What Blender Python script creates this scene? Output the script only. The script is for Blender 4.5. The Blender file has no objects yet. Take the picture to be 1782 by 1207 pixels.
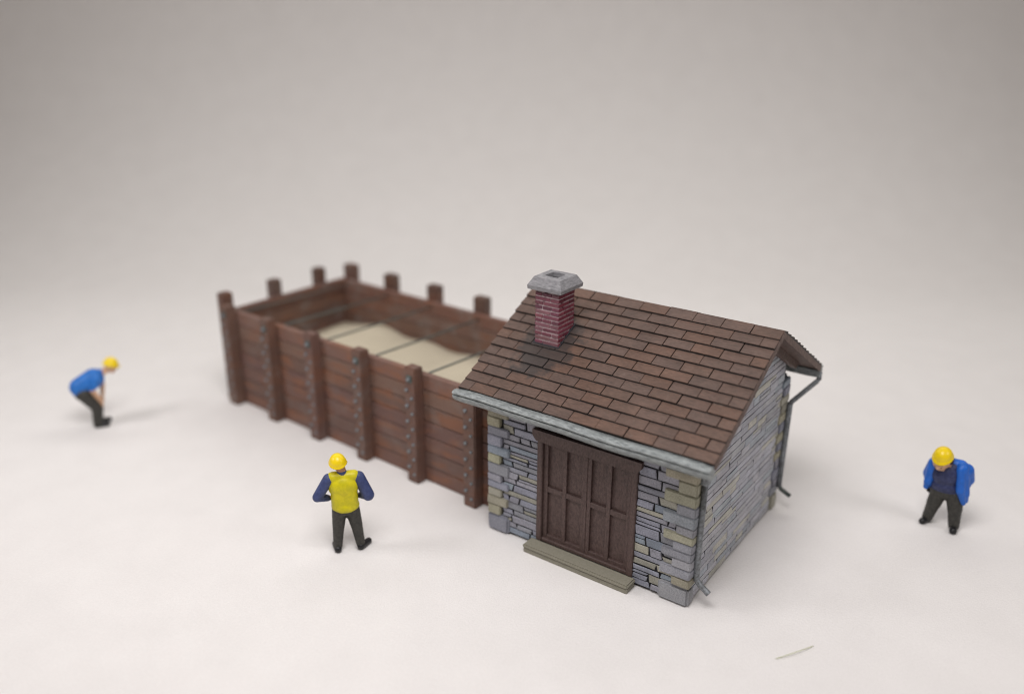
import bpy, bmesh, math, random
from mathutils import Vector, Matrix, noise
random.seed(7)
S = bpy.context.scene
COL = S.collection

# ------------------------------------------------------------------ camera
CAM = Vector((7.7486, -10.1814, 8.0979)); AZ, EL, ROLL, FPX = .6256, .3606, .007, 1512.2
F = Vector((-math.sin(AZ)*math.cos(EL), math.cos(AZ)*math.cos(EL), -math.sin(EL)))
R0 = F.cross(Vector((0, 0, 1))).normalized(); U0 = R0.cross(F)
Rv = R0*math.cos(ROLL)+U0*math.sin(ROLL); Uv = U0*math.cos(ROLL)-R0*math.sin(ROLL)
cam = bpy.data.objects.new('camera', bpy.data.cameras.new('camera')); COL.objects.link(cam)
M = Matrix((Rv, Uv, -F)).transposed().to_4x4(); M.translation = CAM
cam.matrix_world = M
cam.data.sensor_width = 36; cam.data.lens = FPX/1782*36
cam.data.clip_start = .1; cam.data.clip_end = 300
cam.data.dof.use_dof = True; cam.data.dof.focus_distance = 13.1; cam.data.dof.aperture_fstop = .030/.30
S.camera = cam

# ------------------------------------------------------------------ light
w = bpy.data.worlds.new('World'); S.world = w; w.use_nodes = True
bg = w.node_tree.nodes['Background']; bg.inputs[0].default_value = (1, .86, .76, 1); bg.inputs[1].default_value = .15
def area(name, loc, target, size, power, col):
    l = bpy.data.lights.new(name, 'AREA'); l.shape = 'SQUARE'; l.size = size; l.energy = power; l.color = col
    o = bpy.data.objects.new(name, l); COL.objects.link(o); o.location = loc
    o.rotation_euler = (Vector(target)-Vector(loc)).to_track_quat('-Z', 'Y').to_euler()
    return o
area('lamp_left', (-11.5, -11, 11), (-2, 5, 0), 4.5, 740, (1, .972, .980))
area('lamp_right', (16, 3.5, 11), (-1, 5, 0), 4.5, 460, (1, .972, .980))
area('lamp_top', (3.6, -6.2, 17), (-2.5, 5.0, 0), 9.0, 2700, (1, .972, .968))
lb = area('backdrop_fill', (-5.6, 10.5, 15), (-5.6, 10.5, 0), 7.0, 1900, (1, .985, .955))  # unseen overhead fill, added to brighten the paper sweep behind the hut
lb.data.shape = 'RECTANGLE'; lb.data.size = 44; lb.data.size_y = 6; lb.rotation_euler = (0, 0, AZ)
S.view_settings.view_transform = 'Standard'; S.view_settings.look = 'None'
S.view_settings.exposure = 0; S.view_settings.gamma = 1
S.cycles.use_denoising = True; S.cycles.filter_width = 1.0

# ------------------------------------------------------------------ materials
def new_mat(name):
    m = bpy.data.materials.new(name); m.use_nodes = True
    nt = m.node_tree; b = nt.nodes['Principled BSDF']
    return m, nt, b
def N(nt, t, **kw):
    n = nt.nodes.new(t)
    for k, v in kw.items():
        if hasattr(n, k): setattr(n, k, v)
        else: n.inputs[k].default_value = v
    return n
def coords(nt, scale=(1, 1, 1), loc=(0, 0, 0)):
    c = N(nt, 'ShaderNodeTexCoord'); mp = N(nt, 'ShaderNodeMapping')
    mp.inputs['Scale'].default_value = scale; mp.inputs['Location'].default_value = loc
    nt.links.new(c.outputs['Object'], mp.inputs['Vector']); return mp.outputs[0]
def noi(nt, scale, detail=4, vec=None, rough=.55):
    n = N(nt, 'ShaderNodeTexNoise'); n.inputs['Scale'].default_value = scale; n.inputs['Detail'].default_value = detail
    n.inputs['Roughness'].default_value = rough
    if vec: nt.links.new(vec, n.inputs['Vector'])
    return n.outputs['Fac']
def ramp(nt, fac, stops):
    r = N(nt, 'ShaderNodeValToRGB'); e = r.color_ramp.elements
    while len(e) < len(stops): e.new(.5)
    for i, (p, c) in enumerate(stops):
        e[i].position = p; e[i].color = (*c, 1) if len(c) == 3 else c
    nt.links.new(fac, r.inputs[0]); return r.outputs[0]
def mix(nt, a, b, fac, mode='MIX'):
    m = N(nt, 'ShaderNodeMix', data_type='RGBA', blend_type=mode)
    for s, i in ((fac, 0), (a, 6), (b, 7)):
        if isinstance(s, (int, float)): m.inputs[i].default_value = s
        elif isinstance(s, tuple): m.inputs[i].default_value = (*s, 1)
        else: nt.links.new(s, m.inputs[i])
    return m.outputs[2]
def bump(nt, b, h, strength, dist=.01):
    n = N(nt, 'ShaderNodeBump'); n.inputs['Strength'].default_value = strength; n.inputs['Distance'].default_value = dist
    nt.links.new(h, n.inputs['Height']); nt.links.new(n.outputs[0], b.inputs['Normal'])
def g(v): return (v, v, v)

def m_paper():
    m, nt, b = new_mat('white_paper')
    v = coords(nt)
    c = ramp(nt, noi(nt, 1.3, 3, v), [(.3, (.80, .775, .76)), (.7, (.83, .805, .79))])
    c = mix(nt, c, ramp(nt, noi(nt, 26, 5, v, .7), [(.3, g(.94)), (.7, g(1))]), 1, 'MULTIPLY')
    nt.links.new(c, b.inputs['Base Color']); b.inputs['Roughness'].default_value = .95
    b.inputs['Specular IOR Level'].default_value = .1
    bump(nt, b, noi(nt, 24, 6, v, .8), .8, .014); return m
def m_attr(name, rough=.6, speck=.5, bscale=60, bstr=.4, soot=False, spec=.35, streak=(1, 1, 1), contrast=(.72, 1.18), dust=True):
    """base colour from the per-piece paint attribute, broken up by noise"""
    m, nt, b = new_mat(name)
    a = N(nt, 'ShaderNodeAttribute', attribute_name='Col')
    v = coords(nt, streak)
    c = mix(nt, a.outputs['Color'], ramp(nt, noi(nt, bscale, 5, v, .7), [(.28, g(contrast[0])), (.72, g(contrast[1]))]), 1, 'MULTIPLY')
    c = mix(nt, c, ramp(nt, noi(nt, 2.6, 4, coords(nt)), [(.3, g(.8)), (.7, g(1.12))]), .9, 'MULTIPLY')
    if dust:
        f = ramp(nt, noi(nt, 9, 6, coords(nt), .8), [(.60, g(0)), (.72, g(speck))])
        c = mix(nt, c, (.24, .21, .18), f)
    if soot:                                  # dark wash brushed on the tiles round the chimney foot
        cc = N(nt, 'ShaderNodeTexCoord'); d = N(nt, 'ShaderNodeVectorMath', operation='DISTANCE')
        mp = N(nt, 'ShaderNodeMapping'); mp.inputs['Scale'].default_value = (1.15, .9, .55)
        nt.links.new(cc.outputs['Object'], mp.inputs['Vector']); nt.links.new(mp.outputs[0], d.inputs[0])
        d.inputs[1].default_value = (.66*1.15, .62*.9, 3.22*.55)
        ad = N(nt, 'ShaderNodeMath', operation='MULTIPLY_ADD'); nt.links.new(noi(nt, 4.2, 5, coords(nt), .65), ad.inputs[0])
        ad.inputs[1].default_value = -.95; nt.links.new(d.outputs['Value'], ad.inputs[2])
        f = ramp(nt, ad.outputs[0], [(0.0, g(.72)), (.16, g(0))])
        c = mix(nt, c, (.022, .021, .022), f)
    nt.links.new(c, b.inputs['Base Color']); b.inputs['Roughness'].default_value = rough
    b.inputs['Specular IOR Level'].default_value = spec
    bump(nt, b, noi(nt, bscale*1.2, 5, v, .7), bstr, .01)
    return m
def m_plain(name, col, rough=.5, var=.2, scale=25, bstr=.3, spec=.4, streak=(1, 1, 1), metal=0, col2=None, lo=.35, hi=.65):
    m, nt, b = new_mat(name); v = coords(nt, streak)
    c2 = col2 or tuple(x*(1+var) for x in col); c1 = col if col2 else tuple(x*(1-var) for x in col)
    c = ramp(nt, noi(nt, scale, 5, v, .65), [(lo, c1), (hi, c2)])
    nt.links.new(c, b.inputs['Base Color']); b.inputs['Roughness'].default_value = rough
    b.inputs['Specular IOR Level'].default_value = spec; b.inputs['Metallic'].default_value = metal
    if bstr: bump(nt, b, noi(nt, scale*2, 4, v, .65), bstr, .008)
    return m
def m_timber(name, base, rust, grey, rough=.55):
    """painted brown planks: per-plank tint, orange dry-brushed streaks and grey dusty smears"""
    m, nt, b = new_mat(name)
    a = N(nt, 'ShaderNodeAttribute', attribute_name='Col')
    v = coords(nt, (1, 1, 5)); c = mix(nt, a.outputs['Color'], ramp(nt, noi(nt, 16, 5, v, .7), [(.3, g(.84)), (.7, g(1.14))]), 1, 'MULTIPLY')
    f = ramp(nt, noi(nt, 1.5, 3, coords(nt, (1, 1, 3.4), (3, 0, 1))), [(.48, g(0)), (.64, g(rust))])
    c = mix(nt, c, (.215, .090, .048), f)
    f = ramp(nt, noi(nt, 2.1, 5, coords(nt, (1, 1, 1), (9, 4, 1)), .7), [(.5, g(0)), (.7, g(grey))])
    c = mix(nt, c, (.19, .16, .145), f)
    nt.links.new(c, b.inputs['Base Color']); b.inputs['Roughness'].default_value = rough
    b.inputs['Specular IOR Level'].default_value = .4
    bump(nt, b, noi(nt, 40, 5, coords(nt, (1, 1, 4)), .7), .35, .01); return m

MAT = dict(
    paper=m_paper(),
    stone=m_attr('painted_stone', .62, .35, 45, .5, contrast=(.62, 1.32)),
    tile=m_attr('brown_roof_tile', .55, .28, 34, .55, soot=True, spec=.45, streak=(.3, 1.8, 3.2), contrast=(.5, 1.4)),
    brick=m_attr('purple_red_brick', .6, .25, 50, .5, streak=(.5, .5, 2.5), contrast=(.6, 1.45)),
    mortar=m_plain('dark_mortar', (.02, .02, .024), .8, .5, 30),
    brickmortar=m_plain('pale_brick_mortar', (.12, .06, .07), .8, .3, 9, col2=(.55, .44, .46), lo=.34, hi=.5),
    capstone=m_plain('chimney_cap_grey', (.13, .13, .14), .7, .3, 24, .5, col2=(.28, .275, .285), streak=(.5, .5, 2.2), lo=.3, hi=.68),
    flue=m_plain('sooty_flue', (.03, .03, .032), .9),
    silver=m_plain('worn_silver_paint', (.15, .165, .17), .42, .3, 26, .6, spec=.55, metal=.35, col2=(.37, .40, .40), lo=.34, hi=.68, streak=(.4, 1, 1.3)),
    greymetal=m_plain('dull_grey_metal', (.10, .105, .11), .45, .3, 18, .3, metal=.3, col2=(.27, .29, .31)),
    darkmetal=m_plain('dark_green_grey_metal', (.05, .065, .06), .5, .3, 18, .2, metal=.2, col2=(.11, .125, .115)),
    timber=m_timber('bunker_plank_brown', None, .75, .35),
    post=m_timber('bunker_post_brown', None, .35, .4),
    inner=m_timber('bunker_inner_brown', None, .4, .8),
    door=m_plain('door_brown', (.058, .036, .033), .55, .25, 34, .5, col2=(.112, .072, .064), streak=(1, 1, .6)),
    bevelwood=m_plain('roof_edge_brown', (.08, .050, .040), .6, .3, 14, .4, col2=(.15, .10, .085)),
    step=m_plain('greenish_concrete', (.225, .212, .165), .7, .2, 26, .4, col2=(.265, .25, .20)),
    sand=m_plain('beige_sand', (.47, .42, .32), .95, .1, 50, .4, col2=(.55, .49, .38), spec=.1),
    yellow=m_plain('glossy_yellow', (.85, .62, .004), .35, .04, 12, 0, spec=.5),
    vest=m_plain('yellow_green_vest', (.50, .45, .004), .45, .2, 9, .2, col2=(.66, .57, .006)),
    navy=m_plain('dark_blue_cloth', (.030, .042, .12), .5, .2, 14, .3, col2=(.055, .075, .19)),
    navydark=m_plain('navy_shirt', (.018, .024, .075), .5, .2, 18, .3, col2=(.04, .05, .13)),
    blue=m_plain('bright_blue_cloth', (.012, .12, .52), .45, .12, 10, .2),
    sky=m_plain('mid_blue_cloth', (.018, .15, .50), .5, .12, 10, .2),
    trousers=m_plain('charcoal_trousers', (.026, .026, .023), .6, .2, 22, .3, col2=(.055, .052, .045)),
    shoe=m_plain('black_shoe', (.012, .012, .014), .35, .2, 14, 0),
    skin=m_plain('painted_skin', (.46, .235, .13), .5, .1, 12, 0),
    skinpale=m_plain('painted_skin_pale', (.62, .38, .24), .5, .1, 12, 0),
    hair=m_plain('dark_hair', (.03, .018, .012), .6, .2, 14, 0),
    fibre=m_plain('pale_green_fibre', (.50, .53, .33), .6, .1, 30, 0),
)

# ------------------------------------------------------------------ mesh helpers
class MB:
    def __init__(s): s.v = []; s.f = []; s.c = []
    def add(s, verts, faces, col=(.5, .5, .5)):
        o = len(s.v); s.v += [tuple(p) for p in verts]
        for f in faces: s.f.append([i+o for i in f]); s.c.append(col)
    def addbm(s, bm, col=(.5, .5, .5), mat=None):
        bm.verts.ensure_lookup_table(); bm.verts.index_update()
        vs = [(mat @ v.co if mat else v.co.copy()) for v in bm.verts]
        s.add(vs, [[v.index for v in f.verts] for f in bm.faces], col); bm.free()
    def box(s, x0, x1, y0, y1, z0, z1, bev=0, col=(.5, .5, .5), jit=0, seg=1, mat=None):
        bm = bmesh.new(); bmesh.ops.create_cube(bm, size=1)
        for v in bm.verts:
            v.co = Vector(((x0+x1)/2+v.co.x*(x1-x0), (y0+y1)/2+v.co.y*(y1-y0), (z0+z1)/2+v.co.z*(z1-z0)))
            if jit: v.co += Vector([random.uniform(-jit, jit) for _ in range(3)])
        if bev: bmesh.ops.bevel(bm, geom=bm.edges[:], offset=bev, segments=seg, affect='EDGES')
        s.addbm(bm, col, mat)
    def prism(s, poly, axis, a, b, col=(.5, .5, .5)):
        """extrude a 2D polygon along an axis: 'x' -> poly is (y,z), 'y' -> (x,z)"""
        n = len(poly); P = (lambda t, p: (t, p[0], p[1])) if axis == 'x' else (lambda t, p: (p[0], t, p[1]))
        vs = [P(a, p) for p in poly]+[P(b, p) for p in poly]
        fs = [[i, (i+1) % n, n+(i+1) % n, n+i] for i in range(n)]+[list(range(n))[::-1], list(range(n, 2*n))]
        s.add(vs, fs, col)
    def tube(s, pts, r, seg=12, col=(.5, .5, .5), cap=True):
        rings = []; pts = [Vector(p) for p in pts]; rs = r if isinstance(r, list) else [r]*len(pts)
        for i, p in enumerate(pts):
            d = ((pts[min(i+1, len(pts)-1)]-p).normalized()+(p-pts[max(i-1, 0)]).normalized()).normalized()
            a = d.cross(Vector((.31, .2, .93))).normalized(); bb = d.cross(a)
            k = 1
            if 0 < i < len(pts)-1:
                k = 1/max(.5, d.dot((p-pts[i-1]).normalized()))
            rings.append([p+(a*math.cos(t)+bb*math.sin(t))*rs[i]*(k**.5) for t in [2*math.pi*j/seg for j in range(seg)]])
        vs = [q for rg in rings for q in rg]; fs = []
        for i in range(len(pts)-1):
            for j in range(seg): fs.append([i*seg+j, i*seg+(j+1) % seg, (i+1)*seg+(j+1) % seg, (i+1)*seg+j])
        if cap: fs += [list(range(seg))[::-1], [(len(pts)-1)*seg+j for j in range(seg)]]
        s.add(vs, fs, col)
    def build(s, name, mat, parent=None, smooth=False):
        me = bpy.data.meshes.new(name); me.from_pydata(s.v, [], s.f)
        ca = me.color_attributes.new('Col', 'FLOAT_COLOR', 'CORNER')
        for p, c in zip(me.polygons, s.c):
            p.use_smooth = smooth
            for li in p.loop_indices: ca.data[li].color = (*c, 1)
        bm = bmesh.new(); bm.from_mesh(me); bmesh.ops.recalc_face_normals(bm, faces=bm.faces); bm.to_mesh(me); bm.free()
        me.materials.append(mat)
        o = bpy.data.objects.new(name, me); COL.objects.link(o)
        if parent: o.parent = parent
        return o
def empty(name, loc=(0, 0, 0), rz=0, label=None, cat=None, group=None):
    o = bpy.data.objects.new(name, None); COL.objects.link(o); o.location = loc; o.rotation_euler.z = rz
    o.empty_display_size = .2
    if label: o['label'] = label; o['category'] = cat
    if group: o['group'] = group
    return o
def jc(c, a=.12):
    k = 1+random.uniform(-a, a); return tuple(max(0, x*k*(1+random.uniform(-a*.3, a*.3))) for x in c)

# ------------------------------------------------------------------ paper sweep
def sweep():
    fx = Vector((-math.sin(AZ), math.cos(AZ), 0)); rx = Vector((math.cos(AZ), math.sin(AZ), 0))
    prof = [(-16, 0), (-6, 0), (0, 0), (4, 0), (9, 0)]
    flat, rad = 14.0, 15.0
    for i in range(49):
        a = math.radians(72)*i/48; prof.append((flat+rad*math.sin(a), rad*(1-math.cos(a))))
    a = math.radians(72); px, pz = prof[-1]
    for k in (3, 8, 16): prof.append((px+math.cos(a)*k, pz+math.sin(a)*k))
    vs, fs = [], []; cols = [-30+60*i/20 for i in range(21)]
    o = Vector((1.6, .6, 0))
    for (t, z) in prof:
        for c in cols: vs.append(o+fx*t+rx*c+Vector((0, 0, z)))
    n = len(cols)
    for i in range(len(prof)-1):
        for j in range(n-1): fs.append([i*n+j, i*n+j+1, (i+1)*n+j+1, (i+1)*n+j])
    mb = MB(); mb.add(vs, fs); ob = mb.build('ground', MAT['paper'], smooth=True); ob['kind'] = 'structure'
    ob['label'] = 'plain white paper sheet under the models curving up behind as backdrop'
sweep()

# ------------------------------------------------------------------ stone hut
W, D, G, OL, OR, HE, HR = 3.6, 3.493, .4476, .3188, .4053, 2.651, 3.893
hut = empty('stone_hut', (0, 0, 0), 0, 'miniature grey stone hut with brown tiled roof, red brick chimney and brown double door', 'hut')
GREYS = [(.27, .275, .33), (.285, .28, .315), (.265, .27, .31), (.30, .295, .33), (.265, .27, .29), (.255, .265, .315)]
BLUES = [(.23, .275, .32), (.25, .30, .335), (.22, .26, .31)]
BEIGE = [(.36, .34, .25), (.33, .315, .24)]
def stone_col(k=1.0):
    r = random.random()
    c = random.choice(GREYS if r < .77 else BLUES if r < .89 else BEIGE)
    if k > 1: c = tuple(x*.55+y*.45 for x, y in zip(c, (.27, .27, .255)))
    q = 1+random.uniform(-.10, .10)
    m = sum(c)/3; return tuple((v*.78+m*.22)*k*q*t for v, t in zip(c, (.99, 1.0, 1.05)))
def clip(poly, a, b, c):
    """keep the part of a 2D polygon with a*u+b*v<=c"""
    out = []
    for i in range(len(poly)):
        p, q = poly[i], poly[(i+1) % len(poly)]; dp = a*p[0]+b*p[1]-c; dq = a*q[0]+b*q[1]-c
        if dp <= 0: out.append(p)
        if dp*dq < 0: t = dp/(dp-dq); out.append((p[0]+t*(q[0]-p[0]), p[1]+t*(q[1]-p[1])))
    return out
def stone_face(mb, u0, u1, v0, v1, to3, hmin=.09, hmax=.17, lmin=.20, lmax=.62, gap=.0135, proud=(.014, .034), k=1.0, planes=(), jit=.012):
    """courses of irregular stones in the rectangle; to3(u,v,h) maps to 3D, h outward"""
    rows = []; v = v0
    while v < v1-.02:
        h = random.uniform(hmin, hmax)
        if v+h > v1-.05: h = v1-v
        rows.append((v, v+h)); v += h
    for (a, b) in rows:
        u = u0-random.uniform(0, .12)
        while u < u1-.01:
            l = random.uniform(lmin, lmax)*(1.25 if b-a < .1 else 1)
            if u+l > u1-.09: l = u1-u
            us, ue = max(u, u0), min(u+l, u1); parts = [(a, b)]
            if b-a > .12 and random.random() < .3:
                m = a+(b-a)*random.uniform(.35, .65); parts = [(a, m), (m, b)]
            for (p, q) in parts:
                if ue-us < .04: continue
                gg = gap
                j = lambda: random.uniform(-jit, jit)*.6
                sk = random.uniform(-1, 1)*jit*1.4
                poly = [(us+gg+sk+j()*.4, p+gg*.6+j()*.5), ((us+ue)/2, p+gg*.6+j()*.7), (ue-gg+sk+j()*.4, p+gg*.6+j()*.5),
                        (ue-gg-sk+j()*.3, q-gg*.6+j()*.5), ((us+ue)/2+j(), q-gg*.6+j()*.7), (us+gg-sk+j()*.3, q-gg*.6+j()*.5)]
                for pl in planes:
                    if poly: poly = clip(poly, *pl)
                if len(poly) < 3: continue
                cu = sum(x[0] for x in poly)/len(poly); cv = sum(x[1] for x in poly)/len(poly)
                h = random.uniform(*proud); n = len(poly)
                du = max(.02, (ue-us)/2); dv = max(.02, (q-p)/2); ins = .012
                inner = [(cu+(x-cu)*max(.3, 1-ins/du), cvv) for (x, cvv) in [(x, cv+(y-cv)*max(.3, 1-ins/dv)) for x, y in poly]]
                vs = [to3(x, y, -.01) for x, y in poly]+[to3(x, y, h*.6) for x, y in poly]+[to3(x, y, h+random.uniform(-.003, .003)) for x, y in inner]
                fs = [[i, (i+1) % n, n+(i+1) % n, n+i] for i in range(n)]+[[n+i, n+(i+1) % n, 2*n+(i+1) % n, 2*n+i] for i in range(n)]+[list(range(2*n, 3*n))]
                mb.add(vs, fs, stone_col(k))
                for q_ in range(n): mb.c[-len(fs)+q_] = (.02, .02, .024)
            u = ue
# roof underside plane used for gable clipping:  z = HE-.10+kk*(y+G) in front
KK = (HR-HE)/(D/2+G); TH = .13
# backing walls (dark mortar) + stones
def wall_part(verts_poly, axis, a, b, stones_fn):
    mb = MB(); mb.prism(verts_poly, axis, a, b, (.03, .03, .034)); back = mb
    back_o = back.build('wall', MAT['mortar'], hut)
    mb2 = MB(); stones_fn(mb2); st = mb2.build('stonework', MAT['stone'], back_o)
    return back_o
T = .16; B0 = .035
wall_part([(.02, B0), (.93, B0), (.93, 2.14), (2.70, 2.14), (2.70, B0), (W-.02, B0), (W-.02, 2.56), (.02, 2.56)], 'y', 0, T,
          lambda mb: (stone_face(mb, .24, .945, B0+.01, 2.50, lambda u, v, h: (u, -h, v)),
                      stone_face(mb, 2.69, W-.24, B0+.01, 2.50, lambda u, v, h: (u, -h, v)),
                      stone_face(mb, .945, 2.69, 2.15, 2.50, lambda u, v, h: (u, -h, v))))
gp = [(T+.001, B0), (D-T-.001, B0), (D-T-.001, 2.6+KK*(T)), (D/2, HR-.18), (T+.001, 2.6+KK*T)]
planes = [(-KK, 1, HE+KK*G-.16), (KK, 1, HE+KK*(D+G)-.16)]
def gable_fn(sgn):
    x = W if sgn > 0 else 0
    return lambda mb: stone_face(mb, .05, D-.22, B0+.01, HR, lambda u, v, h: (x+sgn*h, u, v), hmin=.085, hmax=.14, lmin=.22, lmax=.75,
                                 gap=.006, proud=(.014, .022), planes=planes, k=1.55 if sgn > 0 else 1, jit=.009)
wall_part(gp, 'x', W-T, W, gable_fn(1))
wall_part(gp, 'x', 0, T, gable_fn(-1))
wall_part([(.02, B0), (W-.02, B0), (W-.02, 2.56), (.02, 2.56)], 'y', D-T, D,
          lambda mb: stone_face(mb, .24, W-.24, B0+.01, 2.5, lambda u, v, h: (u, D+h, v)))
# corner pilasters of alternating blocks
def pilaster(cx, cy, sx, sy, ztop=2.5, wa=.22, wb=.38, depth=.07, side=(.16, .26), k=1):
    """cx,cy the wall corner; sx,sy direction into the wall along x and y"""
    mb = MB(); z = 0; i = 0
    while z < ztop-.02:
        h = random.uniform(.13, .20) if z > 0 else .32
        if z+h > ztop-.08: h = ztop-z
        lx = (wb if i % 2 == 0 else wa)+random.uniform(-.02, .02); ly = (side[0] if i % 2 == 0 else side[1])
        d = depth+random.uniform(-.008, .008)
        xs = sorted((cx-sx*d*.6, cx+sx*lx)); ys = sorted((cy-sy*d, cy+sy*ly))
        mb.box(xs[0], xs[1], ys[0], ys[1], z+.003, z+h-.003, .013 if i else .035, jc(random.choice(BEIGE), .08) if i and random.random() < .18 else stone_col(k), .006, 2)
        z += h; i += 1
    mb.box(*sorted((cx-sx*.01, cx+sx*.2)), *sorted((cy-sy*.02, cy+sy*.13)), .03, ztop-.02, 0, (.03, .03, .034))
    return mb.build('corner_pilaster', MAT['stone'], hut)
pilaster(0, 0, 1, 1); pilaster(W, 0, -1, 1, wa=.25, wb=.44, k=1.06); pilaster(W, D, -1, -1, side=(.2, .3), k=.95); pilaster(0, D, 1, -1)

# grey eaves board under the gutter
mb = MB(); mb.box(.0, W, -.075, -.045, 2.30, 2.545, .01)
mb.build('eaves_board', MAT['silver'], hut)

# door
door = MB(); door.box(.935, 1.035, -.06, .10, .15, 1.965, .014); door.box(2.605, 2.705, -.06, .10, .15, 1.965, .014)
door.prism([(.865, 2.14), (.865, 2.04), (.935, 1.955), (2.705, 1.955), (2.775, 2.04), (2.775, 2.14)], 'y', -.095, .08)
door.box(1.036, 2.604, -.045, .10, .15, .215, .01)
dr = door.build('door_frame', MAT['door'], hut)
def leaf(x0, x1):
    mb = MB(); zb, zt = .216, 1.954; y = -.005; wd = x1-x0; st = .075
    mb.box(x0, x1, .045, .08, zb, zt)                                        # recessed panels
    xm = (x0+x1)/2
    for a, b in ((x0, x0+st), (xm-st/2, xm+st/2), (x1-st, x1)): mb.box(a, b, y, .06, zb, zt, .006, jit=.001)
    for a, b in ((zb, zb+.06), (1.06, 1.15), (zt-.07, zt)):
        for p, q in ((x0+st-.002, xm-st/2+.002), (xm+st/2-.002, x1-st+.002)): mb.box(p, q, y+.004, .06, a, b, .005)
    return mb.build('door_leaf', MAT['door'], hut)
leaf(1.037, 1.812); leaf(1.828, 2.603)
mb = MB(); mb.box(1.80, 1.84, -.018, .05, .217, 1.953, .008); mb.build('meeting_strip', MAT['door'], hut)
mb = MB(); mb.box(.85, 2.76, -.285, -.03, .0, .085, .012, jit=.004); mb.box(.84, 2.77, -.30, -.03, .078, .148, .022, jit=.004, seg=2)
mb.build('doorstep', MAT['step'], hut)

# roof
def roof(side):
    """one slope of overlapping tiles; side 1 = front (towards -y)"""
    mb = MB(); rows = 13; x0, x1 = -OL, W+OR
    L = math.hypot(D/2+G, HR-HE); ey = -G if side == 1 else D+G
    up = Vector((0, (D/2-ey)/L, (HR-HE)/L)); nrm = Vector((0, -up.z, up.y)) if side == 1 else Vector((0, up.z, -up.y))
    o = Vector((0, ey, HE)); tw = (x1-x0)/9.5; ex = L/rows
    P = lambda x, s, h: Vector((x, 0, 0))+o+up*s+nrm*h
    # deck slab below tiles
    vs = [P(x, s, h) for x in (x0+.012, x1-.012) for s, h in ((.03, -.075), (L-.043, -.075), (L-.012, -.02), (.03, -.02))]
    deck = MB(); deck.add(vs, [[0, 1, 2, 3], [7, 6, 5, 4], [0, 4, 5, 1], [1, 5, 6, 2], [2, 6, 7, 3], [3, 7, 4, 0]], (.05, .035, .03))
    for r in range(rows):
        s0 = r*ex; s1 = s0+ex+(.03 if r < rows-1 else .004)
        xs = [x0]
        # top row (r=12) starts with a whole tile at the right end
        full_right = (rows-1-r) % 2 == 0
        if full_right: xs += [x0+tw/2+tw*i for i in range(0, 10)]
        else: xs += [x0+tw*i for i in range(1, 10)]+[x1]
        wav = lambda x: .004*math.sin(x*5+r*1.7)
        for a, b in zip(xs[:-1], xs[1:]):
            a += random.uniform(-.006, .006) if a > x0+.01 else random.uniform(-.012, .004)
            b = b if b > x1-.01 else b
            gp = .0045
            tl = (.034 if side == 1 else .048)+random.uniform(-.005, .006); dz = random.uniform(-.004, .004)
            q = random.uniform(.95, 1.06); c = tuple(x*q for x in random.choice([(.108, .065, .050), (.112, .066, .049), (.105, .065, .051), (.103, .065, .052), (.118, .066, .047)]))
            aa, bb = a+gp, b-gp
            e = .007
            sd = s0+ex-.012; kz = lambda q: tl-.030*(q-s0)/(s1-s0)
            vs = [P(aa, s0+dz, -.025), P(bb, s0+dz, -.025), P(aa, s0+dz, tl-e), P(bb, s0+dz, tl-e), P(aa+e, s0+dz+e, tl), P(bb-e, s0+dz+e, tl),
                  P(aa+e, sd, kz(sd)), P(bb-e, sd, kz(sd)), P(aa, sd, -.02), P(bb, sd, -.02), P(aa, sd, kz(sd)-e), P(bb, sd, kz(sd)-e),
                  P(aa, s1, -.02), P(bb, s1, -.02), P(aa+e, s1, kz(s1)), P(bb-e, s1, kz(s1)), P(aa, s1, kz(s1)-e), P(bb, s1, kz(s1)-e)]
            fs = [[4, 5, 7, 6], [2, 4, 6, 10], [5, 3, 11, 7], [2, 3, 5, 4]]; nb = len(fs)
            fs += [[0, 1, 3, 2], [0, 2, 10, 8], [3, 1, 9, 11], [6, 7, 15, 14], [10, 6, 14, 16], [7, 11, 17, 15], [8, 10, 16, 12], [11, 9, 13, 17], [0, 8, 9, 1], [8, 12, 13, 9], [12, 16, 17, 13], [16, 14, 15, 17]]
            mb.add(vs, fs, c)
            for q_ in range(len(fs)-nb): mb.c[-1-q_] = (.022, .016, .014) if r < rows-1 or q_ > 8 else c  # risers and covered strips coloured near black: dark wash plus painted tail shadow
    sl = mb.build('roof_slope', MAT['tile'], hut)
    deck.build('roof_deck', MAT['bevelwood'], sl)
    # rafter strips and soffit seen under the gable overhang
    for xa, xb in ((W+.026, W+.12), (-.12, -.026)):
        rf = MB()
        a, b2 = -.20, -.078
        vs = [P(x, s, h) for x in (xa, xb) for s, h in ((.42, a), (L-.114, a), (L-.045, b2), (.30, b2))]
        rf.add(vs, [[0, 1, 2, 3], [7, 6, 5, 4], [0, 4, 5, 1], [1, 5, 6, 2], [2, 6, 7, 3], [3, 7, 4, 0]])
        rf.build('rafter', MAT['bevelwood'], sl)
    return sl
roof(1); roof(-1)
# bargeboard on the rear gable edge
def barge(x):
    L = math.hypot(D/2+G, HR-HE); mb = MB()
    for ey, sg in ((-G, 1), (D+G, -1)):
        up = Vector((0, (D/2-ey)/L, (HR-HE)/L)); nrm = Vector((0, -up.z*sg, abs(up.y)))
        o = Vector((0, ey, HE)); P = lambda xx, s, h: Vector((xx, 0, 0))+o+up*s+nrm*h
        vs = [P(xx, s, h) for xx in (x-.012, x+.006) for s, h in ((0.0, -.10), (L-.057, -.10), (L-.003, -.004), (.0, -.004))]
        mb.add(vs, [[0, 1, 2, 3], [7, 6, 5, 4], [0, 4, 5, 1], [1, 5, 6, 2], [2, 6, 7, 3], [3, 7, 4, 0]])
    return mb.build('bargeboard', MAT['bevelwood'], hut)
barge(W+OR-.004)

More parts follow.
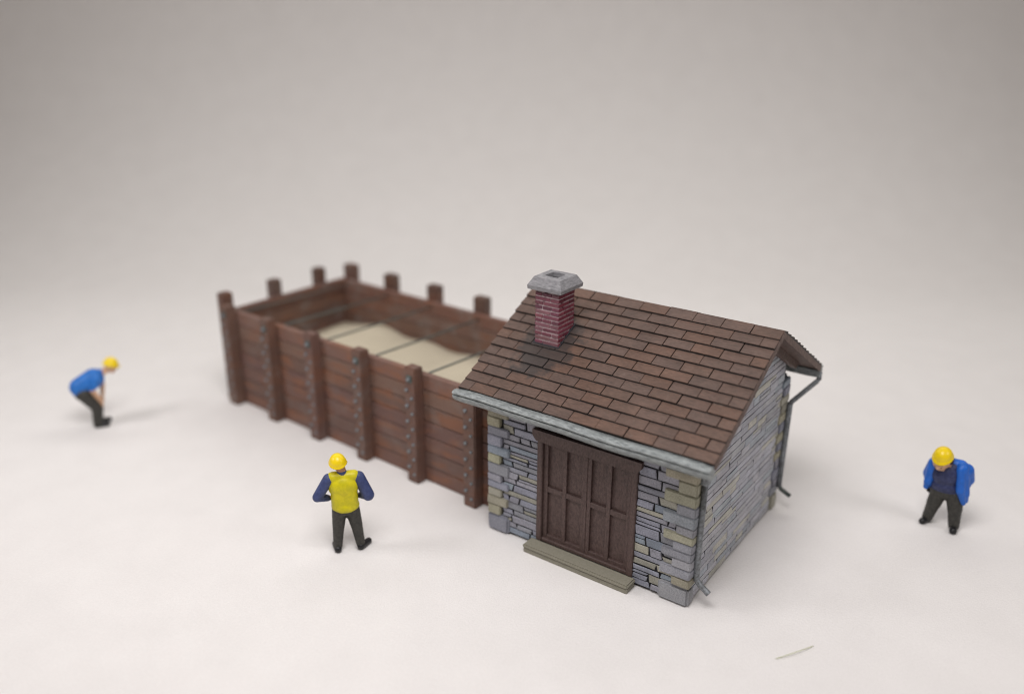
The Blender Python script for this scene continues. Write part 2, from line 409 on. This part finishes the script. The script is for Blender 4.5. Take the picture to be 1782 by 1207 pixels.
# gutters and downpipes
def gutter(y0, sg, name):
    mb = MB(); n = 24; x0, x1 = -OL-.03, W+OR-.01
    prof = [(.0, .0), (.015, .045), (-.012, .06), (-.10, .065), (-.135, .05), (-.152, .022), (-.150, .004), (-.118, -.002), (-.118, -.016), (-.142, -.024), (-.140, -.055), (-.118, -.095), (-.075, -.14), (-.02, -.155), (.045, -.15), (.05, -.02)]
    vs = []; m = len(prof)
    for i in range(n+1):
        t = i/n; x = x0+(x1-x0)*t; tz = .010*math.sin(t*math.pi*2.2)+.006*math.sin(t*17); sc = 1
        if i in (0, n): sc = .88
        for (a, b) in prof:
            vs.append((x, y0+sg*(a*sc+.01*math.sin(t*9)*.4), 2.59+tz+(b+.07)*sc-.07+random.uniform(-.002, .002)))
    fs = [[i*m+j, i*m+(j+1) % m, (i+1)*m+(j+1) % m, (i+1)*m+j] for i in range(n) for j in range(m)]+[list(range(m)), list(range(n*m, (n+1)*m))]
    mb.add(vs, fs); return mb.build('gutter', MAT['silver'], hut, smooth=False)
gutter(-G-.0, 1, 'f'); gutter(D+G+.0, -1, 'r')
mb = MB(); mb.tube([(W+.09, -.34, 2.46), (W+.08, -.10, 2.30), (W+.065, .10, 2.22)], .055, 12)
mb.box(W+.02, W+.14, .03, .17, 2.02, 2.30, .02)
mb.tube([(W+.075, .10, 2.1), (W+.072, .10, 1.3), (W+.07, .11, .50), (W+.085, .11, .42)], .048, 12)
dp = mb.build('downpipe', MAT['greymetal'], hut, smooth=True)
mb = MB(); mb.tube([(W+.075, .11, .45), (W+.13, .10, .385), (W+.30, .07, .30)], [.045, .043, .046], 12, cap=False)
mb.tube([(W+.30, .07, .30), (W+.13, .10, .385)], .034, 12, cap=True); mb.build('outlet', MAT['greymetal'], dp, smooth=True)
mb = MB(); mb.tube([(W+OR-.02, D+G+.03, 2.52), (W+OR-.02, D+G+.03, 2.405), (W+OR-.045, D+G+.0, 2.355), (W+.095, D+.07, 2.04), (W+.07, D+.04, 1.97)], .042, 12)
mb.tube([(W+.08, D+.04, 2.02), (W+.075, D+.035, 1.2), (W+.07, D+.03, .42)], .052, 12)
dp2 = mb.build('downpipe', MAT['greymetal'], hut, smooth=True)
mb = MB(); mb.tube([(W+.07, D+.03, .46), (W+.12, D+.03, .38), (W+.30, D+.01, .31)], .038, 12); mb.build('outlet', MAT['darkmetal'], dp2, smooth=True)

# chimney
CX, CY, CC, CZ = .6327, .8153, .4482, 4.2
def chimney():
    h = CC/2; core = MB(); core.box(CX-h+.012, CX+h-.012, CY-h+.012, CY+h-.012, 3.0, CZ)
    co = core.build('chimney', MAT['brickmortar'], hut)
    mb = MB(); rows = 16; z0 = 3.05; rh = (CZ-z0)/rows; hh = h
    for r in range(rows):
        z = z0+r*rh; lay = [(0, .34), (.34, 1)] if r % 3 == 0 else [(0, .64), (.64, 1)] if r % 3 == 1 else [(0, .30), (.30, .70), (.70, 1)]
        for face in range(4):
            for a, b in lay:
                if face in (1, 3): a, b = 1-b, 1-a
                u0, u1 = -hh+a*CC+.006, -hh+b*CC-.006
                dd = .0+random.uniform(0, .006); g2 = .011
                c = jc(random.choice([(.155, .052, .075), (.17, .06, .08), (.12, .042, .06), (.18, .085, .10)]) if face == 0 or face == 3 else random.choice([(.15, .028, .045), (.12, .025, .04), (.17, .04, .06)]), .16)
                za, zb = z+g2, z+rh-g2
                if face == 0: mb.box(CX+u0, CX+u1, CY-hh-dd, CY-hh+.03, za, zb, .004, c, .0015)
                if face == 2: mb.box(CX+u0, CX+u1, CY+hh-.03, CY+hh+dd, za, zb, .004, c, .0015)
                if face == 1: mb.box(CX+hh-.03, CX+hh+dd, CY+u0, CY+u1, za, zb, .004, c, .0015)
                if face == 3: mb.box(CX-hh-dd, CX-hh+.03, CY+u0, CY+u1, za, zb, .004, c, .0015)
    mb.build('brickwork', MAT['brick'], co)
    cap = MB(); a, b, e = h+.088, h+.015, .122
    bm = []
    lv = [(h+.035, CZ-.05), (a, CZ-.03), (a+.005, CZ+.03), (b+.0, CZ+.165), (e, CZ+.17), (e, CZ+.06)]
    for r, z in lv: bm += [(CX+sx*r, CY+sy*r, z) for sx, sy in ((-1, -1), (1, -1), (1, 1), (-1, 1))]
    fs = [[i*4+j, i*4+(j+1) % 4, i*4+4+(j+1) % 4, i*4+4+j] for i in range(len(lv)-1) for j in range(4)]+[[0, 3, 2, 1]]
    cap.add(bm, fs); cap.build('chimney_cap', MAT['capstone'], co)
    fl = MB(); fl.box(CX-e+.002, CX+e-.002, CY-e+.002, CY+e-.002, CZ+.03, CZ+.10); fl.build('flue', MAT['flue'], co)
    ft = MB()                                           # dark lead flashing round the foot
    zf = lambda y: HE+KK*(y+G)
    q = h+.022; vs = []
    for (sx, sy) in ((-1, -1), (1, -1), (1, 1), (-1, 1)):
        x, y = CX+sx*q, CY+sy*q; vs += [(x, y, zf(y)-.03), (x, y, zf(y)+.045)]
    ft.add(vs, [[0, 2, 3, 1], [2, 4, 5, 3], [4, 6, 7, 5], [6, 0, 1, 7], [1, 3, 5, 7]]); ft.build('flashing', MAT['mortar'], co)
chimney()

# ------------------------------------------------------------------ sand bunker
BR = -.041
bk = empty('sand_bunker', (0, 0, 0), BR, 'long open miniature bunker of brown timber planks and posts holding pale sand', 'bunker')
XP, SP, PW, PD, YF, YR, HK, HF, HB, XE = -.5708, 1.3942, .2815, .2259, .4575, 3.613, 2.155, 2.30, 2.475, -7.71
PT = .13
PCOL = [(.150, .084, .065), (.156, .087, .067), (.145, .083, .066), (.162, .086, .064)]
def planks(ax, a0, a1, o0, o1, mat, k=1.0, name='plank_wall'):
    mb = MB(); n = 7; h = HK/n
    for i in range(n):
        z0, z1 = i*h+.009, (i+1)*h-.009; c = tuple(x*k for x in jc(random.choice(PCOL), .12)); d = random.uniform(-.006, .006)
        # each course broken into boards that meet behind the posts
        if ax == 'x': mb.box(a0, a1, o0+d, o1+d, z0, z1, .010, c)
        else: mb.box(o0+d, o1+d, a0, a1, z0, z1, .010, c)
    if ax == 'x': mb.box(a0+.01, a1-.01, o0+.02, o1-.02, .01, HK-.012, 0, (.02, .013, .01))
    else: mb.box(o0+.02, o1-.02, a0+.01, a1-.01, .01, HK-.012, 0, (.02, .013, .01))
    return mb.build(name, mat, bk)
planks('x', XE+.002, -.03, YF, YF+PT, MAT['timber'], 1.0)
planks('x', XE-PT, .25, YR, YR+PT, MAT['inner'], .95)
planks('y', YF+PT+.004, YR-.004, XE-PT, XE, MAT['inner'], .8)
def bolt_mesh():
    mb = MB(); bm = bmesh.new(); bmesh.ops.create_cone(bm, cap_ends=True, segments=6, radius1=.038, radius2=.030, depth=.035)
    mb.addbm(bm, mat=Matrix.Translation((0, -.0175, 0)) @ Matrix.Rotation(math.radians(90), 4, 'X'))
    o = mb.build('bolt', MAT['greymetal'], None, smooth=False); return o
bolt0 = bolt_mesh(); first = [True]
def bolt(parent, loc, s=1):
    if first[0]: o = bolt0; first[0] = False
    else: o = bolt0.copy(); COL.objects.link(o)
    o.parent = parent; o.location = loc; o.scale = (s, s, s)
def post_mb(x0, x1, y0, y1, z1, k=1.0):
    mb = MB(); mb.box(x0, x1, y0, y1, 0, z1, .022, jc(tuple(v*k for v in PCOL[0]), .08), .004, 2); return mb
for i in range(6):
    x1 = XP-i*SP; x0 = x1-PW; y0 = YF-PD
    p = post_mb(x0, x1, y0, YF-.003, HF, .86).build('post', MAT['post'], bk)
    h = HK/7
    # flat strap carrying the left column of bolts
    for k in range(1, 7):
        bolt(p, (x0+.075, y0+.002, k*h+.02), 1.0)
        bolt(p, (x1-.085, y0+.002, (k-.45)*h+.02), .85)
    if i:
        w_ = MB(); w_.box(x0+.08, x0+.22, y0-.022, y0+.002, HK-.13, HK+.01, .012); w_.build('washer_plate', MAT['darkmetal'], p)
        bolt(p, (x0+.15, y0-.02, HK-.06), 1.1)
for i in range(6):
    x1 = XP-i*SP+.06; x0 = x1-.33
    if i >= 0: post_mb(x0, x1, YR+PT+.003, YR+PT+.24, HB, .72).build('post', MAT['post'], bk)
for k in range(3):
    y = .6183+k*1.3027-.12
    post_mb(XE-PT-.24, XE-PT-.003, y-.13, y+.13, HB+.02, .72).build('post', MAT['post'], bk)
for i in range(1, 6):
    mb = MB(); x = XP-i*SP-.13
    mb.tube([(x, YF+PT-.02, HK-.10), (x+.06, (YF+YR)/2, HK-.115), (x+.14, YR+.02, HK-.10)], .019, 10)
    mb.build('tie_rod', MAT['darkmetal'], bk, smooth=True)

# sand
def sand():
    x0, x1, y0, y1 = XE+.01, -.06, YF+PT+.01, YR-.01; nx, ny = 110, 46; vs, fs = [], []
    def hz(x, y):
        t = (y-y0)/(y1-y0)
        z = 1.22+.035*math.sin(x*2.1+1.0)*t+.015*math.sin(x*4.3+y)
        z += .05*math.exp(-((x+6.7)/.6)**2)*t-.055*math.exp(-((x+5.25)/.5)**2)*t
        z -= .32*math.exp(-((x-XE)/.45)**2)*(1-.55*t)             # dips into the far-left end
        z -= .04*math.exp(-(((y1-y))/.22)**2)
        z += .05*(noise.noise(Vector((x*1.5, y*1.5, 0))))+.008*noise.noise(Vector((x*12, y*12, 3)))
        return z
    for j in range(ny+1):
        for i in range(nx+1):
            x = x0+(x1-x0)*i/nx; y = y0+(y1-y0)*j/ny; vs.append((x, y, hz(x, y)))
    n = nx+1
    for j in range(ny):
        for i in range(nx): fs.append([j*n+i, j*n+i+1, (j+1)*n+i+1, (j+1)*n+i])
    base = len(vs)
    edge = [i for i in range(n)]+[j*n+nx for j in range(1, ny+1)]+[ny*n+i for i in range(nx-1, -1, -1)]+[j*n for j in range(ny-1, 0, -1)]
    for e in edge: vs.append((vs[e][0], vs[e][1], .02))
    m = len(edge)
    for k in range(m): fs.append([edge[k], edge[(k+1) % m], base+(k+1) % m, base+k])
    fs.append([base+k for k in range(m)])
    mb = MB(); mb.add(vs, fs); o = mb.build('sand', MAT['sand'], smooth=True)
    o.rotation_euler.z = BR; o['kind'] = 'stuff'; o['label'] = 'pale beige sand filling the brown plank bunker'; o['category'] = 'sand'
sand()

# ------------------------------------------------------------------ figures
def cap_faces(bm, p0, r0, p1, r1):
    """tapered capsule between two points"""
    p0, p1 = Vector(p0), Vector(p1); d = p1-p0; L = max(d.length, 1e-4)
    q = Vector((0, 0, 1)).rotation_difference(d.normalized()) if d.length > 1e-5 else Matrix.Identity(3).to_quaternion()
    ns, nr = 20, 6; prof = []
    for i in range(nr+1):
        a = -math.pi/2+math.pi/2*i/nr; prof.append((r0*math.cos(a), r0*math.sin(a)))
    for i in range(nr+1):
        a = math.pi/2*i/nr; prof.append((r1*math.cos(a), L+r1*math.sin(a)))
    rings = []
    for (r, z) in prof:
        if r < 1e-6: rings.append([bm.verts.new(p0+q @ Vector((0, 0, z)))])
        else: rings.append([bm.verts.new(p0+q @ Vector((r*math.cos(t), r*math.sin(t), z))) for t in [2*math.pi*k/ns for k in range(ns)]])
    for a, b in zip(rings[:-1], rings[1:]):
        if len(a) == 1: [bm.faces.new((a[0], b[(k+1) % ns], b[k])) for k in range(ns)]
        elif len(b) == 1: [bm.faces.new((a[k], a[(k+1) % ns], b[0])) for k in range(ns)]
        else: [bm.faces.new((a[k], a[(k+1) % ns], b[(k+1) % ns], b[k])) for k in range(ns)]
def ell_faces(bm, c, r, rot=None):
    Mx = Matrix.Translation(c) @ (rot.to_4x4() if rot else Matrix.Identity(4)) @ Matrix.Diagonal((*r, 1))
    bmesh.ops.create_icosphere(bm, subdivisions=3, radius=1, matrix=Mx)
def blob(name, prims, mats, parent, voxel=.014, smooth=4, pick=None):
    """fuse the primitives into ONE continuous skin; pick(co)->material slot"""
    bm = bmesh.new()
    for p in prims:
        if p[0] == 'c': cap_faces(bm, *p[1:])
        else: ell_faces(bm, *p[1:])
    me = bpy.data.meshes.new(name+'_src'); bm.to_mesh(me); bm.free()
    o = bpy.data.objects.new(name, me); COL.objects.link(o)
    rm = o.modifiers.new('r', 'REMESH'); rm.mode = 'VOXEL'; rm.voxel_size = voxel
    sm = o.modifiers.new('s', 'SMOOTH'); sm.iterations = smooth; sm.factor = .5
    dg = bpy.context.evaluated_depsgraph_get(); dg.update()
    me2 = bpy.data.meshes.new_from_object(o.evaluated_get(dg)); o.modifiers.clear(); o.data = me2; me2.name = name
    me2.materials.clear()
    for m in mats: me2.materials.append(m)
    for p in me2.polygons:
        p.use_smooth = True
        if pick: p.material_index = pick(p.center)
    if parent: o.parent = parent
    return o
def seg_dist(p, a, b):
    a, b = Vector(a), Vector(b); d = b-a; t = max(0, min(1, (p-a).dot(d)/max(1e-9, d.length_squared))); return (p-(a+d*t)).length
def hand(wrist, dirv, palm, side, curl=.5, s=1.0):
    """palm and five bent fingers as primitives. dirv: fingers' direction, palm: palm normal, side: +1/-1 thumb side"""
    w0 = Vector(wrist); d = Vector(dirv).normalized(); n = Vector(palm).normalized(); n = (n-d*n.dot(d)).normalized(); a = d.cross(n)*side
    pr = []
    for k in range(4):
        u = (k-1.5)*.021*s
        pr.append(('c', w0+a*u*.6, .020*s, w0+d*.075*s+a*u, .017*s))
        l = (.038, .045, .042, .032)[k]*s; p1 = w0+d*.085*s+a*u*1.15
        d2 = (d*math.cos(curl)+n*math.sin(curl)); p2 = p1+d2*l; d3 = (d*math.cos(curl*2.1)+n*math.sin(curl*2.1)); p3 = p2+d3*l*.8
        pr += [('c', p1-d*.01, .0115*s, p2, .0105*s), ('c', p2, .0105*s, p3, .0085*s)]
    t1 = w0+d*.02*s-a*.03*s; t2 = t1+(d*.6-a*.75+n*.25).normalized()*.042*s; t3 = t2+(d*.9-a*.1+n*.35).normalized()*.032*s
    pr += [('c', t1, .016*s, t2, .013*s), ('c', t2, .013*s, t3, .010*s)]
    return pr
def face_prims(c, fwd, r):
    """nose, brow, ears, chin on a head of radius r looking along fwd"""
    c = Vector(c); f = Vector(fwd).normalized(); s = f.cross(Vector((0, 0, 1))).normalized(); u = s.cross(f)
    P = lambda a, b, d: c+s*a*r+u*b*r+f*d*r
    return [('c', P(0, .05, .9), .13*r, P(0, -.22, 1.13), .17*r), ('c', P(-.42, .18, .80), .14*r, P(.42, .18, .80), .14*r),
            ('c', P(-.22, -.52, .86), .11*r, P(.22, -.52, .86), .11*r), ('c', P(-.2, -.88, .5), .34*r, P(.2, -.88, .5), .34*r),
            ('c', P(1.0, .1, .0), .16*r, P(1.0, -.25, .0), .12*r), ('c', P(-1.0, .1, .0), .16*r, P(-1.0, -.25, .0), .12*r)]
def eyes(parent, c, fwd, r):
    c = Vector(c); f = Vector(fwd).normalized(); s = f.cross(Vector((0, 0, 1))).normalized(); u = s.cross(f)
    for k in (-1, 1):
        bm = bmesh.new(); bmesh.ops.create_icosphere(bm, subdivisions=2, radius=.1*r, matrix=Matrix.Translation(c+s*k*.36*r+u*.02*r+f*.9*r))
        mb = MB(); mb.addbm(bm); mb.build('eye', MAT['shoe'], parent, smooth=True)
def helmet(parent, c, up, r, fwd, name='hard_hat'):
    """dome with a rim and a short peak"""
    up = Vector(up).normalized(); f = Vector(fwd); f = (f-up*f.dot(up)).normalized(); s = f.cross(up)
    c = Vector(c); mb = MB(); ns = 28
    prof = [(0, 1.04), (.3, .99), (.55, .87), (.76, .68), (.90, .44), (.97, .18), (1.0, .0), (1.08, -.05), (1.08, -.10), (.97, -.10), (.9, .0), (.7, .45), (0, .8)]
    rings = []; vs = []; fs = []
    for (a, b) in prof:
        ring = []
        for k in range(ns):
            t = 2*math.pi*k/ns; rr = a
            if a > 1.02: rr = a+.20*max(0, math.cos(t))**3
            ring.append(len(vs)); vs.append(c+(f*math.cos(t)*rr*1.05+s*math.sin(t)*rr*.95+up*b)*r)
        rings.append(ring)
    for A, B in zip(rings[:-1], rings[1:]):
        for k in range(ns): fs.append([A[k], A[(k+1) % ns], B[(k+1) % ns], B[k]])
    mb.add(vs, fs)
    o = mb.build(name, MAT['yellow'], parent, smooth=True)
    bm = bmesh.new(); bm.from_mesh(o.data); bmesh.ops.remove_doubles(bm, verts=bm.verts, dist=.0005); bm.to_mesh(o.data); bm.free()
    return o

def person_vest():
    root = empty('person', (-1.47, -1.93, 0), .844, 'toy workman in yellow vest seen from behind, hands on hips, before the bunker', 'person', 'toy workmen')
    legs = [('c', (-.10, 0, .76), .112, (-.135, .0, .43), .085), ('c', (-.135, 0, .43), .085, (-.165, 0, .09), .062),
            ('c', (.10, 0, .76), .112, (.155, .01, .43), .085), ('c', (.155, .01, .43), .085, (.20, 0, .09), .062)]
    feet = [('c', (-.165, -.045, .058), .055, (-.205, .15, .045), .045), ('c', (.20, -.03, .058), .056, (.335, .12, .045), .045)]
    tors = [('e', (0, 0, .84), (.185, .13, .13)), ('c', (0, 0, .84), .125, (-.01, 0, 1.20), .145), ('e', (-.01, 0, 1.20), (.215, .135, .20)), ('c', (-.17, 0, 1.34), .085, (.17, 0, 1.34), .085)]
    sh = [(-.235, -.0, 1.32), (-.425, -.02, 1.03), (-.27, .10, .93)]; sr = [(.235, 0, 1.31), (.365, -.05, 1.00), (.25, .09, .93)]
    arms = [('c', sh[0], .092, sh[1], .080), ('c', sh[1], .078, sh[2], .055), ('c', sr[0], .095, sr[1], .098), ('c', sr[1], .088, sr[2], .055)]
    hd = (-.055, .02, 1.575)
    head = [('c', (-.01, 0, 1.38), .075, (-.05, .01, 1.54), .07), ('e', hd, (.105, .115, .13))]+face_prims(hd, (-.1, 1, -.15), .115)
    hands = hand(sh[2], (.9, .55, -.25), (.3, .2, -1), 1)+hand(sr[2], (-.9, .55, -.25), (-.3, .2, -1), -1)
    b = blob('body', legs+feet+tors+arms+head+hands, [MAT['skin'], MAT['navy'], MAT['trousers'], MAT['shoe']], root, .0125, 3,
             lambda c: 3 if c.z < .10 else 2 if c.z < .80 and abs(c.x) < .24+.05 and not seg_dist(c, sh[1], sh[2]) < .08 else
             0 if (c.z > 1.46 or min((c-Vector(sh[2])-Vector((.045, .03, -.01))).length, (c-Vector(sr[2])-Vector((-.045, .03, -.01))).length) < .062) else 1)
    tro = [(p[0], p[1], p[2]+.009, p[3], p[4]+.012) for p in legs]+[('e', (0, 0, .76), (.19, .135, .09))]
    blob('trousers', tro, [MAT['trousers']], root, .014, 3)
    vest = [('c', (-.07, 0, .85), .150, (-.07, 0, 1.20), .150), ('c', (.06, 0, .85), .150, (.05, 0, 1.20), .155), ('e', (-.0, 0, .83), (.225, .165, .13)), ('e', (-.01, 0, 1.18), (.245, .165, .22)), ('c', (-.17, 0, 1.345), .092, (.16, 0, 1.345), .092)]
    blob('vest', vest, [MAT['vest']], root, .014, 4)
    blob('shoe', [(p[0], p[1], p[2]+.008, p[3], p[4]+.008) for p in feet[:1]], [MAT['shoe']], root, .013, 2)
    blob('shoe', [(p[0], p[1], p[2]+.008, p[3], p[4]+.008) for p in feet[1:]], [MAT['shoe']], root, .013, 2)
    helmet(root, (-.075, .01, 1.60), (-.05, -.28, 1), .138, (-.1, 1, 0)); eyes(root, hd, (-.1, 1, -.15), .115)
    return root
def person_jacket():
    root = empty('person', (6.16, 4.60, 0), .106, 'toy workman in open bright blue jacket, head bowed, standing right of the hut', 'person', 'toy workmen')
    legs = [('c', (-0.105, 0, .66), .128, (-0.155, .01, .40), .108), ('c', (-0.155, .01, .40), .102, (-0.210, .05, .09), .078),
            ('c', (0.125, 0, .66), .130, (0.175, -.02, .40), .110), ('c', (0.175, -.02, .40), .105, (0.210, -.02, .09), .080)]
    feet = [('c', (-.205, .07, .055), .058, (-.27, -.07, .05), .052), ('c', (.21, 0, .055), .06, (.215, -.15, .05), .055)]
    tors = [('e', (-0.025, 0, .72), (0.235, .165, .13)), ('c', (-0.025, 0, .75), .15, (-0.050, -.02, 1.04), .165), ('e', (-0.045, -.02, 1.0), (0.235, .17, .26)), ('c', (-0.210, .0, 1.17), .09, (0.120, .0, 1.17), .09)]
    sl = [(-0.260, .02, 1.13), (-0.330, .12, .88), (-0.280, .12, .68)]; sr = [(0.230, .03, 1.13), (0.275, .12, .93), (0.250, .12, .74)]
    arms = [('c', sl[0], .09, sl[1], .075), ('c', sl[1], .072, sl[2], .05), ('c', sr[0], .10, sr[1], .085), ('c', sr[1], .08, sr[2], .055)]
    hd = (-.17, -.17, 1.275); fw = (-.25, -1, -.75)
    head = [('c', (-0.060, -.01, 1.15), .085, (-0.120, -.09, 1.27), .08), ('e', hd, (0.125, .13, .145))]+face_prims(hd, fw, .13)
    hands = hand(sl[2], (.15, -.1, -1), (0, -1, 0), 1)+hand(sr[2], (-.5, -.2, -.8), (0, -1, 0), -1)
    blob('body', legs+feet+tors+arms+head+hands, [MAT['skinpale'], MAT['navydark'], MAT['trousers'], MAT['shoe'], MAT['blue']], root, .0125, 3,
         lambda c: 3 if c.z < .10 else 0 if seg_dist(c, hd, (-.12, -.1, 1.26)) < .16 and c.z > 1.10 and c.y < -.06 and seg_dist(c, hd, hd) < .19 else
         0 if min((c-Vector(sl[2])).length, (c-Vector(sr[2])).length) < .06 else
         4 if min(seg_dist(c, sl[0], sl[1]), seg_dist(c, sr[0], sr[1])) < .11 and c.y > .0 else 2 if c.z < .72 else 1)
    blob('trousers', [(p[0], p[1], p[2]+.008, p[3], p[4]+.010) for p in legs]+[('e', (-0.025, 0, .68), (0.235, .165, .11))], [MAT['trousers']], root, .014, 3)
    blob('shirt', [('c', (-0.025, 0, .80), .155, (-0.050, -.02, 1.04), .172), ('e', (-0.030, -.01, .80), (0.235, .175, .14)), ('e', (-0.045, -.02, 1.0), (0.240, .18, .25))], [MAT['navydark']], root, .014, 3)
    # open jacket: back, two front flaps and two sleeves, open at the chest
    jk = [('e', (-0.020, .10, .95), (0.265, .15, .32)), ('e', (-0.010, .09, .72), (0.25, .14, .17)),
          ('c', (-0.260, .0, 1.15), .10, (-0.300, -.02, .78), .075), ('c', (-0.300, -.02, .80), .07, (-0.320, -.03, .69), .045),
          ('c', (0.150, -.10, 1.18), .075, (0.200, -.14, .80), .070), ('c', (0.200, -.14, .80), .066, (0.280, -.10, .58), .040),
          ('c', (0.170, -.06, 1.20), .09, (0.250, -.02, .72), .10), ('c', (0.250, -.02, .72), .09, (0.300, -.02, .60), .05),
          ('c', (-0.240, .02, 1.2), .085, (0.140, .02, 1.2), .095),
          ('c', sl[0], .105, sl[1], .085), ('c', sl[1], .082, sl[2], .062), ('c', sr[0], .115, sr[1], .105), ('c', sr[1], .095, sr[2], .068)]
    blob('jacket', jk, [MAT['blue']], root, .014, 4)
    blob('shoe', [(p[0], p[1], p[2]+.008, p[3], p[4]+.008) for p in feet[:1]], [MAT['shoe']], root, .013, 2)
    blob('shoe', [(p[0], p[1], p[2]+.008, p[3], p[4]+.008) for p in feet[1:]], [MAT['shoe']], root, .013, 2)
    blob('hair', [('e', (-0.110, -.085, 1.30), (0.128, .12, .125))], [MAT['hair']], root, .013, 2)
    helmet(root, (-.155, -.145, 1.37), (-.10, -.42, 1), .158, fw); eyes(root, hd, fw, .13)
    return root
def person_bent():
    root = empty('person', (-9.05, -1.80, 0), 1.11, 'toy workman in blue shirt bending forward, alone left of the bunker', 'person', 'toy workmen')
    legs = [('c', (-.20, .10, .78), .15, (.0, .09, .46), .115), ('c', (.0, .09, .46), .112, (-.02, .09, .09), .085),
            ('c', (-.20, -.10, .78), .15, (.0, -.10, .46), .115), ('c', (.0, -.10, .46), .112, (-.04, -.11, .09), .085)]
    feet = [('c', (-.03, .10, .055), .055, (.19, .12, .048), .046), ('c', (-.06, -.11, .055), .055, (.14, -.13, .048), .046)]
    tors = [('e', (-.23, 0, .80), (.17, .19, .16)), ('c', (-.25, 0, .88), .19, (.02, 0, 1.06), .19), ('c', (.05, -.14, 1.13), .09, (.05, .14, 1.13), .09), ('e', (-.11, 0, 1.0), (.25, .19, .19), Matrix.Rotation(-.7, 3, 'Y'))]
    a1 = [(.07, -.19, 1.10), (-.04, -.22, .90), (.09, -.15, .60)]; a2 = [(.13, .17, 1.10), (.17, .16, .86), (.13, .10, .60)]
    arms = [('c', a1[0], .080, a1[1], .058), ('c', a1[1], .054, a1[2], .040), ('c', a2[0], .08, a2[1], .054), ('c', a2[1], .052, a2[2], .038)]
    hd = (.38, 0, 1.27); fw = (1, -.15, -.35)
    head = [('c', (.12, 0, 1.13), .078, (.30, 0, 1.21), .070), ('e', hd, (.115, .105, .13))]+face_prims(hd, fw, .115)
    hands = hand(a1[2], (.3, .1, -1), (-1, 0, -.2), 1)+hand(a2[2], (.2, -.1, -1), (-1, 0, -.2), -1)
    blob('body', legs+feet+tors+arms+head+hands, [MAT['skinpale'], MAT['sky'], MAT['trousers'], MAT['shoe']], root, .0125, 3,
         lambda c: 3 if c.z < .10 else 0 if (min(seg_dist(c, a1[1], Vector(a1[2])+Vector((.03, 0, -.16))), seg_dist(c, a2[1], Vector(a2[2])+Vector((.02, 0, -.16)))) < .075 and (c.x > .02 or c.z < .9) and c.x > -.08 and not (c.z < .56 and seg_dist(c, (0, -.1, .5), (-.04, -.11, .09)) < .1 and c.x < .04)) or c.x > .21 and c.z > 1.0 else 2 if c.z < .72 else 1)
    blob('trousers', [(p[0], p[1], p[2]+.008, p[3], p[4]+.010) for p in legs]+[('e', (-.22, 0, .765), (.175, .195, .15))], [MAT['trousers']], root, .014, 3)
    blob('shirt', [('c', (-.26, 0, .92), .20, (.02, 0, 1.06), .212), ('c', (.06, -.13, 1.12), .10, (.06, .13, 1.12), .10), ('c', a1[0], .095, (.01, -.215, .98), .082), ('c', a2[0], .092, (.15, .165, .96), .078)], [MAT['sky']], root, .014, 3)
    blob('shoe', [(p[0], p[1], p[2]+.008, p[3], p[4]+.008) for p in feet[:1]], [MAT['shoe']], root, .013, 2)
    blob('shoe', [(p[0], p[1], p[2]+.008, p[3], p[4]+.008) for p in feet[1:]], [MAT['shoe']], root, .013, 2)
    helmet(root, (.385, 0, 1.315), (.34, 0, 1), .145, (1, 0, -.2)); eyes(root, hd, fw, .115)
    return root
person_vest(); person_jacket(); person_bent()

# ------------------------------------------------------------------ loose fibre on the paper
mb = MB(); pts = []
for i in range(15):
    t = i/14; a = Vector((5.08, -.33, .012)); b = Vector((5.41, .24, .012)); c = Vector((5.315, -.055, .012))
    pts.append(a*(1-t)**2+c*2*t*(1-t)+b*t*t+Vector((0, 0, .03*math.sin(t*math.pi))))
mb.tube(pts, [.003]+[.0055]*13+[.003], 8)
fb = mb.build('loose_fibre', MAT['fibre'], smooth=True)
fb['label'] = 'thin pale green fibre lying on the white paper in front of the hut'; fb['category'] = 'fibre'
